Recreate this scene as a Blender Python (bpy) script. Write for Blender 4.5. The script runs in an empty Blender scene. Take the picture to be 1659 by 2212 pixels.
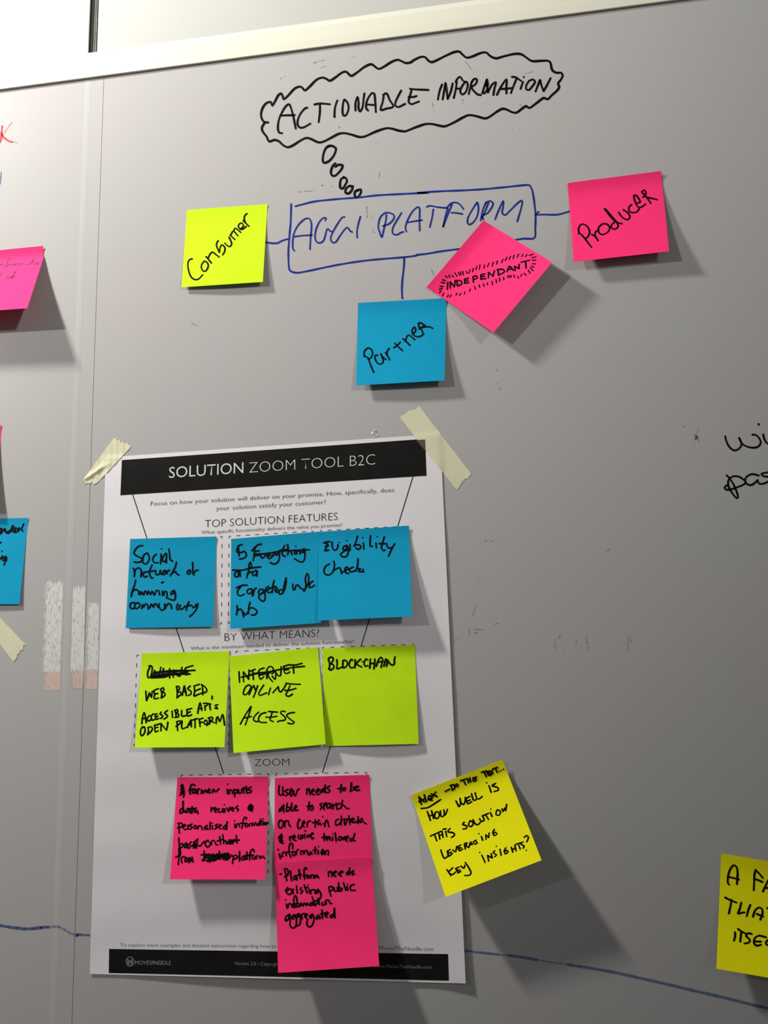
import bpy, bmesh, math, random
from mathutils import Vector, Matrix
random.seed(7)
scene = bpy.context.scene
C = scene.collection

# ------------------------------------------------------------------ camera
F_PX, PW, PH = 1700.0, 1659.0, 2212.0
D = 0.6397                      # camera to whiteboard, metres
ZC = 1.5                        # camera height
R = Matrix(((0.99038508, 0.05452919, 0.12713756),
            (0.13461666, -0.16815174, -0.97652616),
            (-0.03187078, 0.98425178, -0.17387552)))
R = R.to_quaternion().to_matrix()
cam_d = bpy.data.cameras.new('camera'); cam = bpy.data.objects.new('camera', cam_d); C.objects.link(cam)
cam.matrix_world = Matrix.Translation((0, -D, ZC)) @ R.to_4x4()
cam_d.sensor_fit = 'HORIZONTAL'; cam_d.sensor_width = 36.0; cam_d.lens = F_PX * 36.0 / PW
cam_d.clip_start = 0.01; cam_d.clip_end = 50
scene.camera = cam

# ------------------------------------------------------------------ world and lights
world = bpy.data.worlds.new('room'); scene.world = world; world.use_nodes = True
bg = world.node_tree.nodes['Background']
bg.inputs[0].default_value = (0.93, 0.95, 1.0, 1); bg.inputs[1].default_value = 0.112

def spot(name, loc, aim, power, size, angle, blend, col):
    l = bpy.data.lights.new(name, 'SPOT'); l.energy = power; l.shadow_soft_size = size
    l.spot_size = math.radians(angle); l.spot_blend = blend; l.color = col
    o = bpy.data.objects.new(name, l); C.objects.link(o)
    o.location = loc
    o.rotation_euler = (Vector(aim) - Vector(loc)).to_track_quat('-Z', 'Y').to_euler()
    return o
# three ceiling spots: one close to the board at upper left, one further out left, one right
spot('ceiling_spot', (-0.958, -0.393, ZC + 1.035), (-0.096, 0, ZC + 0.166), 72.0, 0.055, 151.7, 1.0, (1.0, 0.965, 0.93))
spot('ceiling_spot', (-2.352, -2.033, ZC + 1.28), (-1.727, 0, ZC + 2.435), 719, 0.05, 132.7, 1.0, (1.0, 0.97, 0.93))
spot('ceiling_spot', (1.808, -2.138, ZC + 1.01), (-1.294, 0, ZC + 0.276), 118, 0.09, 45.15, 1.0, (1.0, 0.93, 0.90))

scene.view_settings.view_transform = 'Standard'; scene.view_settings.look = 'None'
scene.view_settings.gamma = 1; scene.view_settings.use_curve_mapping = False
scene.view_settings.exposure = 0.44

# ------------------------------------------------------------------ helpers
def at(px, py, d=0.0):
    """point seen at a pixel, d metres in front of the board face (plane y=0)"""
    v = R @ Vector(((px - PW/2)/F_PX, -(py - PH/2)/F_PX, -1.0))
    t = (D - d) / v.y
    return Vector((v.x*t, -d, ZC + v.z*t))

def tag(o, label=None, cat=None, group=None, kind=None):
    if label: o['label'] = label
    if cat: o['category'] = cat
    if group: o['group'] = group
    if kind: o['kind'] = kind
    return o

def mesh_obj(name, verts, faces, mats, parent=None, smooth=False, fmat=None):
    me = bpy.data.meshes.new(name); me.from_pydata([tuple(v) for v in verts], [], faces)
    for m in (mats if isinstance(mats, (list, tuple)) else [mats]): me.materials.append(m)
    if fmat:
        for p, i in zip(me.polygons, fmat): p.material_index = i
    if smooth:
        for p in me.polygons: p.use_smooth = True
        me.set_sharp_from_angle(angle=math.radians(45))
    me.update()
    o = bpy.data.objects.new(name, me); C.objects.link(o)
    if parent: o.parent = parent
    return o

def empty(name, loc=(0, 0, 0)):
    o = bpy.data.objects.new(name, None); C.objects.link(o); o.location = loc; return o

def box(name, x0, x1, y0, y1, z0, z1, mat, parent=None, bevel=0.0):
    bm = bmesh.new()
    vs = [bm.verts.new((x, y, z)) for x in (x0, x1) for y in (y0, y1) for z in (z0, z1)]
    for f in ((0,1,3,2), (4,6,7,5), (0,4,5,1), (2,3,7,6), (0,2,6,4), (1,5,7,3)): bm.faces.new([vs[i] for i in f])
    bmesh.ops.recalc_face_normals(bm, faces=bm.faces)
    if bevel: bmesh.ops.bevel(bm, geom=bm.edges[:], offset=bevel, segments=3, profile=0.5, affect='EDGES')
    me = bpy.data.meshes.new(name); bm.to_mesh(me); bm.free(); me.materials.append(mat)
    o = bpy.data.objects.new(name, me); C.objects.link(o)
    if parent: o.parent = parent
    return o

def prism(name, prof, axis, a, b, mat, parent=None, smooth=False):
    """extrude a closed profile of (y, z) along x or of (x, y) along z"""
    n = len(prof); V = []
    for t in (a, b):
        for p in prof: V.append((t, p[0], p[1]) if axis == 'x' else (p[0], p[1], t))
    Fs = [(i, (i+1) % n, n + (i+1) % n, n + i) for i in range(n)] + [tuple(range(n))[::-1], tuple(range(n, 2*n))]
    o = mesh_obj(name, V, Fs, mat, parent)
    bm = bmesh.new(); bm.from_mesh(o.data); bmesh.ops.recalc_face_normals(bm, faces=bm.faces); bm.to_mesh(o.data); bm.free()
    return o

def keep_world(o, parent):
    o.parent = parent; o.matrix_parent_inverse = Matrix.Translation(-parent.location)

# ------------------------------------------------------------------ materials
def new_mat(name):
    m = bpy.data.materials.new(name); m.use_nodes = True
    return m, m.node_tree, m.node_tree.nodes['Principled BSDF']
def noise(nt, scale, detail=3, stretch=None):
    tc = nt.nodes.new('ShaderNodeTexCoord'); n = nt.nodes.new('ShaderNodeTexNoise')
    n.inputs['Scale'].default_value = scale; n.inputs['Detail'].default_value = detail
    if stretch:
        mp = nt.nodes.new('ShaderNodeMapping'); mp.inputs['Scale'].default_value = stretch
        nt.links.new(tc.outputs['Object'], mp.inputs[0]); nt.links.new(mp.outputs[0], n.inputs['Vector'])
    else: nt.links.new(tc.outputs['Object'], n.inputs['Vector'])
    return n
def ramp2(nt, src, c0, c1, p0=0.3, p1=0.7):
    r = nt.nodes.new('ShaderNodeValToRGB'); e = r.color_ramp.elements
    e[0].position = p0; e[1].position = p1; e[0].color = (*c0, 1); e[1].color = (*c1, 1)
    nt.links.new(src, r.inputs[0]); return r.outputs[0]
def bump(nt, bsdf, src, strength, dist):
    b = nt.nodes.new('ShaderNodeBump'); b.inputs['Strength'].default_value = strength; b.inputs['Distance'].default_value = dist
    nt.links.new(src, b.inputs['Height']); nt.links.new(b.outputs[0], bsdf.inputs['Normal'])
def simple(name, col, rough=0.6, spec=0.3, var=0.0, scale=60, bstr=0.0, bscale=400, metal=0.0):
    m, nt, b = new_mat(name)
    b.inputs['Roughness'].default_value = rough; b.inputs['Specular IOR Level'].default_value = spec; b.inputs['Metallic'].default_value = metal
    n = noise(nt, scale)
    lo = tuple(max(0, c*(1-var)) for c in col); hi = tuple(min(1, c*(1+var)) for c in col)
    nt.links.new(ramp2(nt, n.outputs['Fac'], lo, hi), b.inputs['Base Color'])
    if bstr: bump(nt, b, noise(nt, bscale).outputs['Fac'], bstr, 0.0002)
    return m
def paper(name, col, trans=0.16, back=None, grain=0.06):
    """sheet of paper: matt front with a little light passing through it"""
    m, nt, b = new_mat(name)
    b.inputs['Roughness'].default_value = 0.85; b.inputs['Specular IOR Level'].default_value = 0.12
    n = noise(nt, 900, 2); n2 = noise(nt, 45, 3)
    lo = tuple(c*(1-grain) for c in col); hi = tuple(min(1, c*(1+grain)) for c in col)
    mx = nt.nodes.new('ShaderNodeMath'); mx.operation = 'MULTIPLY_ADD'; mx.inputs[1].default_value = 0.5
    ad = nt.nodes.new('ShaderNodeMath'); ad.operation = 'MULTIPLY'; ad.inputs[1].default_value = 0.5
    nt.links.new(n2.outputs['Fac'], ad.inputs[0]); nt.links.new(n.outputs['Fac'], mx.inputs[0]); nt.links.new(ad.outputs[0], mx.inputs[2])
    c = ramp2(nt, mx.outputs[0], lo, hi); nt.links.new(c, b.inputs['Base Color'])
    bump(nt, b, n.outputs['Fac'], 0.12, 0.0001)
    t = nt.nodes.new('ShaderNodeBsdfTranslucent'); nt.links.new(c, t.inputs[0])
    mix = nt.nodes.new('ShaderNodeMixShader'); mix.inputs[0].default_value = trans
    out = nt.nodes['Material Output']
    nt.links.new(b.outputs[0], mix.inputs[1]); nt.links.new(t.outputs[0], mix.inputs[2]); nt.links.new(mix.outputs[0], out.inputs[0])
    return m
def ink(name, col, alpha=1.0, patch=0.0, rough=0.5):
    m, nt, b = new_mat(name)
    b.inputs['Roughness'].default_value = rough; b.inputs['Specular IOR Level'].default_value = 0.06
    n = noise(nt, 500, 3)
    nt.links.new(ramp2(nt, n.outputs['Fac'], tuple(c*0.8 for c in col), tuple(min(1, c*1.25) for c in col)), b.inputs['Base Color'])
    if alpha < 1:
        n2 = noise(nt, 350, 4)
        mr = nt.nodes.new('ShaderNodeMapRange'); mr.inputs['From Min'].default_value = 0.35; mr.inputs['From Max'].default_value = 0.65
        mr.inputs['To Min'].default_value = max(0, alpha - patch); mr.inputs['To Max'].default_value = min(1, alpha + patch)
        nt.links.new(n2.outputs['Fac'], mr.inputs['Value']); nt.links.new(mr.outputs[0], b.inputs['Alpha'])
    return m

# whiteboard: satin enamel, slightly mottled
BOARD, nt, b = new_mat('whiteboard_enamel')
b.inputs['Roughness'].default_value = 0.16; b.inputs['Specular IOR Level'].default_value = 0.10
nn = noise(nt, 9, 2)
nt.links.new(ramp2(nt, nn.outputs['Fac'], (0.354, 0.338, 0.330), (0.346, 0.346, 0.330)), b.inputs['Base Color'])
bump(nt, b, noise(nt, 30, 2).outputs['Fac'], 0.05, 0.001)
RAIL = simple('cream_rail_paint', (0.545, 0.54, 0.445), 0.5, 0.08, 0.015, 8)
UPPER = simple('white_upper_panel', (0.39, 0.392, 0.365), 0.5, 0.08, 0.015, 6)
STRIP = simple('reflection_streak', (0.362, 0.366, 0.354), 0.7, 0.0, 0.02, 20)
ALU = simple('aluminium', (0.45, 0.45, 0.40), 0.3, 0.5, 0.15, 300, metal=0.6)
BLACK = simple('black_rubber', (0.004, 0.004, 0.004), 0.7, 0.1)
WALLM = simple('wall_paint', (0.30, 0.29, 0.27), 0.8, 0.2, 0.03, 5)
FLOORM = simple('floor_carpet', (0.09, 0.09, 0.095), 0.95, 0.05, 0.2, 120)
PINK = paper('pink_note_paper', (0.98, 0.036, 0.185), 0.15)
BLUE = paper('blue_note_paper', (0.004, 0.30, 0.50), 0.13)
GREEN = paper('lime_note_paper', (0.56, 0.86, 0.010), 0.15)
YELLOW = paper('yellow_note_paper', (0.88, 0.85, 0.004), 0.15)
WHITE = paper('poster_paper', (0.66, 0.645, 0.65), 0.08, grain=0.02)
TAPE = paper('masking_tape_crepe', (0.62, 0.60, 0.42), 0.12)
TAPEDARK = paper('masking_tape_over_print', (0.075, 0.073, 0.055), 0.05)
INK_BLACK = ink('black_marker', (0.0025, 0.002, 0.002), rough=0.7)
INK_BLUE = ink('blue_marker', (0.010, 0.022, 0.19))
INK_FADE = ink('rubbed_blue_marker', (0.05, 0.075, 0.22), 0.72, 0.25)
INK_FADE_PALE = ink('worn_blue_marker', (0.10, 0.135, 0.24), 0.78, 0.12)
INK_FAINT = ink('nearly_erased_blue_marker', (0.14, 0.16, 0.26), 0.4, 0.3)
INK_RED = ink('red_marker', (0.55, 0.01, 0.03), 0.85, 0.15)
INK_REDF = ink('faint_red_marker', (0.6, 0.08, 0.10), 0.35, 0.2)
INK_SMUDGE = ink('marker_smudge', (0.06, 0.06, 0.06), 0.30, 0.28)
INK_PEN = ink('thin_brown_pen', (0.10, 0.015, 0.05), 0.92, 0.08)
PRINT = simple('black_print', (0.0075, 0.0075, 0.0065), 0.7, 0.06, 0.2)
PRINT_LINE = simple('dark_print', (0.015, 0.015, 0.015), 0.7, 0.1)
PRINT_GREY = simple('grey_print', (0.10, 0.095, 0.095), 0.7, 0.1)
PRINT_WHITE = simple('white_print', (0.55, 0.55, 0.53), 0.7, 0.1)
PRINT_PALE = simple('pale_grey_print', (0.25, 0.25, 0.24), 0.7, 0.1)

# ------------------------------------------------------------------ strokes
def parse(s, x0, y0, k):
    out = []
    for st in s.split(';'):
        pts = []
        for t in st.split():
            a, c = t.split(','); pts.append((x0 + float(a)/k, y0 + float(c)/k))
        if pts: out.append(pts)
    return out
def smooth_line(p, step=2.5, lin=False):
    if len(p) == 1: return [(p[0][0]-.6, p[0][1]), (p[0][0]+.6, p[0][1])]
    q = []
    P = [p[0]] + p + [p[-1]]
    for i in range(1, len(P)-2):
        a, b_, c, d = P[i-1], P[i], P[i+1], P[i+2]
        L = math.hypot(c[0]-b_[0], c[1]-b_[1]); n = max(1, int(L/step))
        for j in range(n):
            t = j/n
            if lin: q.append((b_[0]+(c[0]-b_[0])*t, b_[1]+(c[1]-b_[1])*t)); continue
            def cr(k):
                return 0.5*((2*b_[k]) + (c[k]-a[k])*t + (2*a[k]-5*b_[k]+4*c[k]-d[k])*t*t + (3*b_[k]-a[k]-3*c[k]+d[k])*t**3)
            q.append((cr(0), cr(1)))
    q.append(p[-1]); return q
def write(name, strokes, w, depth, mat, parent, lift=0.00018, label=None, lin=False, caps=True, vary=0.10):
    """pen strokes as thin ink ribbons lying on the surface whose depth is depth(px,py)"""
    V, Fs = [], []
    def dep(x, y): return (depth(x, y) if callable(depth) else depth) + lift
    for st in strokes:
        q = smooth_line(st, lin=lin)
        n = len(q); base = len(V); ph = random.uniform(0, 6.28)
        for i, (x, y) in enumerate(q):
            a = q[max(0, i-1)]; c = q[min(n-1, i+1)]
            dx, dy = c[0]-a[0], c[1]-a[1]; L = math.hypot(dx, dy) or 1
            hw = w/2*(1 + vary*math.sin(ph + i*0.35))
            nx, ny = -dy/L*hw, dx/L*hw
            V.append(at(x+nx, y+ny, dep(x, y))); V.append(at(x-nx, y-ny, dep(x, y)))
        for i in range(n-1): Fs.append((base+2*i, base+2*i+1, base+2*i+3, base+2*i+2))
        if caps:
            for (x, y) in st:
                hw = w/2*0.98; b0 = len(V); dd = dep(x, y) + 0.00001
                for k in range(8): V.append(at(x+hw*math.cos(k*math.pi/4), y+hw*math.sin(k*math.pi/4), dd))
                Fs.append(tuple(range(b0, b0+8)))
    o = mesh_obj(name, V, Fs, mat)
    if parent: keep_world(o, parent)
    if label: o['label'] = label
    return o

def printed(name, text, p0, p1, cap, depth, mat, parent, weight=0.0, lift=0.00022, up=None):
    """type set in Blender's built-in face, fitted between two points of the sheet"""
    cu = bpy.data.curves.new('type', 'FONT'); cu.body = text; cu.size = 1; cu.offset = weight; cu.resolution_u = 3
    to = bpy.data.objects.new('type', cu); C.objects.link(to)
    dg = bpy.context.evaluated_depsgraph_get(); me = bpy.data.meshes.new_from_object(to.evaluated_get(dg))
    bpy.data.objects.remove(to)
    xs = [v.co.x for v in me.vertices]; x0, x1 = min(xs), max(xs); CAPH = 0.729
    ux, uy = (p1[0]-p0[0]), (p1[1]-p0[1])
    if up is None: up = (0.0006*0 + (p0[0]-565)*9.6e-5, -1.0)
    for v in me.vertices:
        t = (v.co.x-x0)/(x1-x0); s = v.co.y/CAPH*cap
        px = p0[0]+ux*t + up[0]*s*-1; py = p0[1]+uy*t + up[1]*s
        d = (depth(px, py) if callable(depth) else depth) + lift
        v.co = at(px, py, d)
    me.materials.clear(); me.materials.append(mat); me.name = name
    o = bpy.data.objects.new(name, me); C.objects.link(o)
    if parent: keep_world(o, parent)
    return o

# ------------------------------------------------------------------ the setting
XJ = at(205, 740).x; ZR = at(420, 141).z            # panel joint, underside of the rail
XL, XR, ZB = -1.25, 1.45, 0.75
tag(box('wall_back', -2.6, 2.6, 0.052, 0.14, 0, 2.9, WALLM), kind='structure')
tag(box('floor', -2.6, 2.6, -3.2, 0.14, -0.05, 0, FLOORM), kind='structure')

wb_r = empty('whiteboard', (XR, 0, ZB)); tag(wb_r, 'large whiteboard right of the seam, carrying the taped poster and blue box diagram', 'whiteboard')
wb_l = empty('whiteboard', (XL, 0, ZB)); tag(wb_l, 'whiteboard left of the vertical seam, with a red cross at its edge', 'whiteboard')
def add_box(name, parent, *a, **k):
    o = box(name, *a, **k); keep_world(o, parent); return o
add_box('panel', wb_r, XJ+0.00022, XR, 0.0, 0.03, ZB, ZR+0.012, BOARD)
add_box('panel', wb_l, XL, XJ-0.00022, 0.0, 0.03, ZB, ZR+0.012, BOARD)
tag(box('trim_2', XJ-0.0006, XJ+0.0006, 0.0012, 0.0299, ZB, ZR+0.004, BLACK), kind='structure')
# shallow convex pale strip imitating a reflected vertical streak left of the seam
xs = at(141, 1480).x
prof = [(xs-0.0030+0.0060*i/16, -0.00005*math.sin(math.pi*i/16)-0.00004) for i in range(17)] + [(xs+0.0030, 0.0002), (xs-0.0030, 0.0002)]
st = prism('reflection_strip', prof, 'z', ZB, ZR-0.0005, STRIP); keep_world(st, wb_l)
# rail over the boards, 2.4 mm proud
RH = at(420, 86).z - ZR
prof = [(0.028, ZR), (-0.0021, ZR), (-0.0024, ZR+0.0004), (-0.0026, ZR+RH*0.3), (-0.0024, ZR+RH*0.8), (-0.0016, ZR+RH), (0.028, ZR+RH)]
tag(prism('trim_1', prof, 'x', -1.3, 1.5, RAIL), kind='structure')
# upper panels with the slot between them
xa, xb = at(191.5, 112).x, at(210, 112).x
ZT = ZR + RH + 0.42
up_l = box('upper_panel', -1.3, xa, -0.0006, 0.028, ZR+RH+0.0002, ZT, UPPER, bevel=0.0006)
tag(up_l, 'white upper wall panel above the cream rail, left of the black slot', 'panel')
up_r = box('upper_panel', xb, 1.5, -0.0006, 0.028, ZR+RH+0.0002, ZT, UPPER, bevel=0.0006)
tag(up_r, 'white upper wall panel above the cream rail, right of the black slot', 'panel')
w = xb - xa
pr = empty('channel_profile', (xa+w*0.5, 0.01, ZR+RH)); tag(pr, 'black and aluminium channel filling the slot between the two upper panels', 'trim')
add_box('gasket', pr, xa+0.00012, xa+w*0.48, 0.0006, 0.018, ZR+RH+0.0002, ZT, BLACK)
add_box('channel', pr, xa+0.0001, xb-0.0001, 0.018, 0.027, ZR+RH+0.0002, ZT, BLACK)
add_box('lip', pr, xa+w*0.50, xa+w*0.56, 0.0008, 0.018, ZR+RH+0.0002, ZT, ALU)
add_box('lip', pr, xa+w*0.60, xa+w*0.68, 0.0016, 0.018, ZR+RH+0.0002, ZT, ALU)
add_box('lip', pr, xa+w*0.72, xa+w*0.77, 0.0008, 0.018, ZR+RH+0.0002, ZT, ALU)
add_box('gasket', pr, xa+w*0.84, xb-0.0001, 0.001, 0.018, ZR+RH+0.0002, ZT, BLACK)

# pale mottled patches with peach lower bands beside the seam
def pale_mottle(name, x0t, x1t, x0b, x1b, y0, y1, parent, seed, col, thr, lift=0.00005):
    m, nt, b = new_mat('pale_mottle_patch'); b.inputs['Roughness'].default_value = 0.5
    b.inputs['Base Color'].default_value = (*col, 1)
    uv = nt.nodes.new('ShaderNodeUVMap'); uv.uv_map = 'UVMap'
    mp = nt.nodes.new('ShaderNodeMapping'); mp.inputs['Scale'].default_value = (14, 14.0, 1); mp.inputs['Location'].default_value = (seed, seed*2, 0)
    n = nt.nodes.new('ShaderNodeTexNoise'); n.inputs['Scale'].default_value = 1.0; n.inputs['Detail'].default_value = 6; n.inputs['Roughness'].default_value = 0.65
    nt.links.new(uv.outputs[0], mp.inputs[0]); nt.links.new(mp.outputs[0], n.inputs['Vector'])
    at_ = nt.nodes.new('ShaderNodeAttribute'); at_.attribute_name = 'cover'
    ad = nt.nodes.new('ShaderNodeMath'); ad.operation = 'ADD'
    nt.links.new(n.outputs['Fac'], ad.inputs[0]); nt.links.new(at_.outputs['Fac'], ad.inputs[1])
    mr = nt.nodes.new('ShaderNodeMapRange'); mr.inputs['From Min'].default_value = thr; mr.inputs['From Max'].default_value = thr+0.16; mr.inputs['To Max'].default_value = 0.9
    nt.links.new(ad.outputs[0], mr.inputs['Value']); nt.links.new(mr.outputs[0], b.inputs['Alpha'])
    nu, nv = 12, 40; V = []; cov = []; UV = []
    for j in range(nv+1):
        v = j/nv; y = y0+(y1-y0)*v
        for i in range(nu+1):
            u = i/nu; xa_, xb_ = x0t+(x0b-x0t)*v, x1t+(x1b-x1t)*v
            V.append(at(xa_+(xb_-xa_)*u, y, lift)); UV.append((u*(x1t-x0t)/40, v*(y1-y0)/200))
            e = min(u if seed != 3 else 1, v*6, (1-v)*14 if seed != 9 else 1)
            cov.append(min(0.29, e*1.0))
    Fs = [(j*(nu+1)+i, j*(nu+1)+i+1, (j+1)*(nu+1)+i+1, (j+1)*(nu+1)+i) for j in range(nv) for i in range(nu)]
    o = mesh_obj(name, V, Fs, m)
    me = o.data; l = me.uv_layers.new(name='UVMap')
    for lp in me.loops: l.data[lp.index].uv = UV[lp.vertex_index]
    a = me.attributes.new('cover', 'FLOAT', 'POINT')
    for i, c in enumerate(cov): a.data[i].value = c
    keep_world(o, parent); o['label'] = 'pale mottled patch streaked beside the seam'
pale_mottle('pale_mottle_patch', 92, 137, 84, 130, 1250, 1456, wb_l, 1, (0.60, 0.60, 0.57), 0.62)
pale_mottle('pale_mottle_patch', 158, 184.5, 152, 181, 1262, 1452, wb_l, 3, (0.58, 0.58, 0.55), 0.60)
pale_mottle('pale_mottle_patch', 186.5, 214, 182, 212, 1298, 1450, wb_r, 4, (0.58, 0.585, 0.55), 0.60)
pale_mottle('pale_mottle_patch', 89, 131, 87, 130, 1450, 1492, wb_l, 5, (0.56, 0.42, 0.36), 0.58, 0.0001)
pale_mottle('pale_mottle_patch', 152, 181, 150, 179, 1448, 1488, wb_l, 6, (0.54, 0.41, 0.35), 0.58, 0.0001)
pale_mottle('pale_mottle_patch', 182, 211, 180, 210, 1445, 1490, wb_r, 7, (0.56, 0.43, 0.37), 0.58, 0.0001)

# ------------------------------------------------------------------ poster
def pdepth(px, py):
    u = (px-210)/760; v = (py-960)/1150
    d = 0.0004 + 0.00035*(1-math.cos(6.28*v*7.3+1.2*math.sin(3*u)))*0.5*(1-0.6*u) + 0.0003*(1+math.sin(9*u+4*v))*min(1, max(0, v*5))
    if u > 0.9 and v > 0.05: d += 0.0016*((u-0.9)/0.14)**2*min(1, (v-0.05)*4)
    if v > 0.9: d += 0.0016*((v-0.9)/0.1)**2*math.sin(max(0.2, min(2.9, u*3.0)))
    return d
PTL, PTR, PBR, PBL = (228, 988), (951, 937), (1006, 2124.5), (193.5, 2104)
def quad(TL, TR, BR, BL, u, v):
    return ((TL[0]*(1-u)+TR[0]*u)*(1-v)+(BL[0]*(1-u)+BR[0]*u)*v, (TL[1]*(1-u)+TR[1]*u)*(1-v)+(BL[1]*(1-u)+BR[1]*u)*v)
def sheet(name, TL, TR, BR, BL, depth, mats, nu, nv, thick, edge=0.0):
    V = []; n = nu+1
    for lay in (0, 1):
        for j in range(nv+1):
            for i in range(nu+1):
                p = quad(TL, TR, BR, BL, i/nu, j/nv); q = at(*p, depth(*p))
                V.append(q + Vector((0, thick*lay, 0)))
    N = n*(nv+1); Fs = []
    for j in range(nv):
        for i in range(nu):
            a = j*n+i; Fs.append((a, a+n, a+n+1, a+1)); Fs.append((N+a, N+a+1, N+a+n+1, N+a+n))
    for i in range(nu):
        Fs.append((i, i+1, N+i+1, N+i)); a = nv*n+i; Fs.append((a+1, a, N+a, N+a+1))
    for j in range(nv):
        a = j*n; Fs.append((a+n, a, N+a, N+a+n)); a = j*n+nu; Fs.append((a, a+n, N+a+n, N+a))
    return mesh_obj(name, V, Fs, mats, smooth=True)
def decal(name, TL, TR, BR, BL, depth, mat, parent, nu=24, nv=6, lift=0.00012):
    V = []
    for j in range(nv+1):
        for i in range(nu+1):
            p = quad(TL, TR, BR, BL, i/nu, j/nv); V.append(at(*p, depth(*p)+lift))
    Fs = [(j*(nu+1)+i, (j+1)*(nu+1)+i, (j+1)*(nu+1)+i+1, j*(nu+1)+i+1) for j in range(nv) for i in range(nu)]
    o = mesh_obj(name, V, Fs, mat, smooth=True); keep_world(o, parent); return o

poster = empty('poster', tuple(at(600, 2114, 0))); tag(poster, 'white printed worksheet poster with black title bar, taped to the whiteboard under the sticky notes', 'poster')
keep_world(sheet('paper_sheet', PTL, PTR, PBR, PBL, pdepth, WHITE, 100, 160, 0.00010), poster)
decal('title_bar', (263.2, 993.8), (918.2, 948), (921.3, 1027.6), (260, 1069.8), pdepth, PRINT, poster, 60, 16)['label'] = 'black title bar'
decal('footer_bar', (235.7, 2049.8), (967.7, 2060.9), (969.5, 2118.3), (234.9, 2101.6), pdepth, PRINT, poster, 40, 10)['label'] = 'black footer bar'
T = lambda text, p0, p1, cap, mat, w=0.0, nm='printed_text', lift=0.00022: printed(nm, text, p0, p1, cap, pdepth, mat, poster, w, lift)
T('SOLUTION', (365, 1032.6), (525.5, 1021.8), 25, PRINT_WHITE, -0.004, 'title_text')
T('ZOOM TOOL B2C', (538.5, 1021.5), (810.3, 1003.5), 24.5, PRINT_WHITE, -0.022, 'title_text')
T('Focus on how your solution will deliver on your promise. How, specifically, does', (325.2, 1092.4), (851, 1062.3), 9.6, PRINT_GREY, -0.008)
T('your solution satisfy your customer?', (466.7, 1102.6), (703.7, 1088.3), 9.6, PRINT_GREY, -0.008)
T('TOP SOLUTION FEATURES', (442.6, 1139.4), (729, 1123.2), 17.5, PRINT_LINE, -0.018, 'heading_text')
T('What specific functionality delivers the value you promise?', (434.9, 1153.6), (738.9, 1137.0), 7.8, PRINT_GREY, -0.008)
T('BY WHAT MEANS?', (485, 1384.6), (689, 1375.6), 18, PRINT_LINE, -0.018, 'heading_text')
T('What is the minimum needed to deliver the solution functionality?', (411.5, 1403.9), (764.4, 1388.6), 8, PRINT_GREY, -0.008)
T('ZOOM', (550.4, 1655), (624.8, 1653.6), 16.5, PRINT_LINE, -0.02, 'heading_text')
T('To explore more examples and detailed instructions regarding how to u', (259.6, 2044.4), (604.5, 2046.8), 8, PRINT_GREY, -0.012)
T('MovesTheNeedle.com', (819.7, 2051.8), (935.9, 2053.7), 9, PRINT_GREY, -0.012)
T('MOVES', (291.6, 2083.6), (327.5, 2083.8), 9, PRINT_PALE, -0.006, 'footer_text')
T('NEEDLE', (333.5, 2083.8), (368.9, 2084.2), 9, PRINT_PALE, -0.006, 'footer_text')
printed('footer_text', 'THE', (332.6, 2083.5), (332.2, 2075.2), 4.6, pdepth, PRINT_PALE, poster, 0, 0.00015, up=(1.0, 0.0))
T('Version 2.0 • Copyright', (506.8, 2084.4), (603, 2086.6), 8, PRINT_PALE, -0.012, 'footer_text')
T('www.MovesTheNeedle.com', (808, 2090.6), (932.4, 2092.6), 8, PRINT_PALE, -0.012, 'footer_text')
lc = [(280.8+8.4*math.cos(a*math.pi/10), 2077.3+10*math.sin(a*math.pi/10)) for a in range(21)]
write('logo', [lc, [(276, 2083), (276, 2072), (280.6, 2078), (285.3, 2072), (285.3, 2083)], [(278.4, 2085), (278.4, 2077)], [(283, 2085), (283, 2077)]],
      1.25, pdepth, PRINT_PALE, poster, 0.00015, lin=True, vary=0)
write('funnel_line', [[(286.6, 1068.6), (483.4, 1672)]], 2.0, pdepth, PRINT_LINE, poster, 0.0001, lin=True, caps=False, vary=0)
write('funnel_line', [[(892, 1029.4), (696.3, 1669.6)]], 2.0, pdepth, PRINT_LINE, poster, 0.0001, lin=True, caps=False, vary=0)
def dashed(TL, TR, BR, BL):
    S = []
    for a, b_ in ((TL, TR), (TR, BR), (BR, BL), (BL, TL)):
        L = math.hypot(b_[0]-a[0], b_[1]-a[1]); n = max(3, round(L/21)); p = 1.0/n
        for k in range(n+1):
            t0, t1 = max(0, k*p-4.5/L), min(1, k*p+4.5/L)
            S.append([(a[0]+(b_[0]-a[0])*t0, a[1]+(b_[1]-a[1])*t0), (a[0]+(b_[0]-a[0])*t1, a[1]+(b_[1]-a[1])*t1)])
    write('dashed_box', S, 1.4, pdepth, PRINT_LINE, poster, 0.0001, lin=True, caps=False, vary=0)
dashed((292, 1170), (479.8, 1158.9), (478.3, 1347.5), (286, 1355))
dashed((494.8, 1158.4), (676.7, 1147.3), (681, 1340), (493, 1346))
dashed((691.8, 1146.3), (873, 1136.5), (880, 1325), (697, 1334))
dashed((295.7, 1415.2), (497, 1406.8), (493.5, 1607), (289.5, 1611))
dashed((510, 1406.8), (688, 1399), (694, 1596), (506, 1606))
dashed((695.9, 1398.8), (893.5, 1391.8), (898, 1592), (701, 1600))
dashed((391.4, 1674.6), (580.3, 1671.6), (579.8, 1883.4), (380, 1886))
dashed((595.8, 1671.6), (791.7, 1668.4), (800, 1872), (597, 1880))

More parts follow.
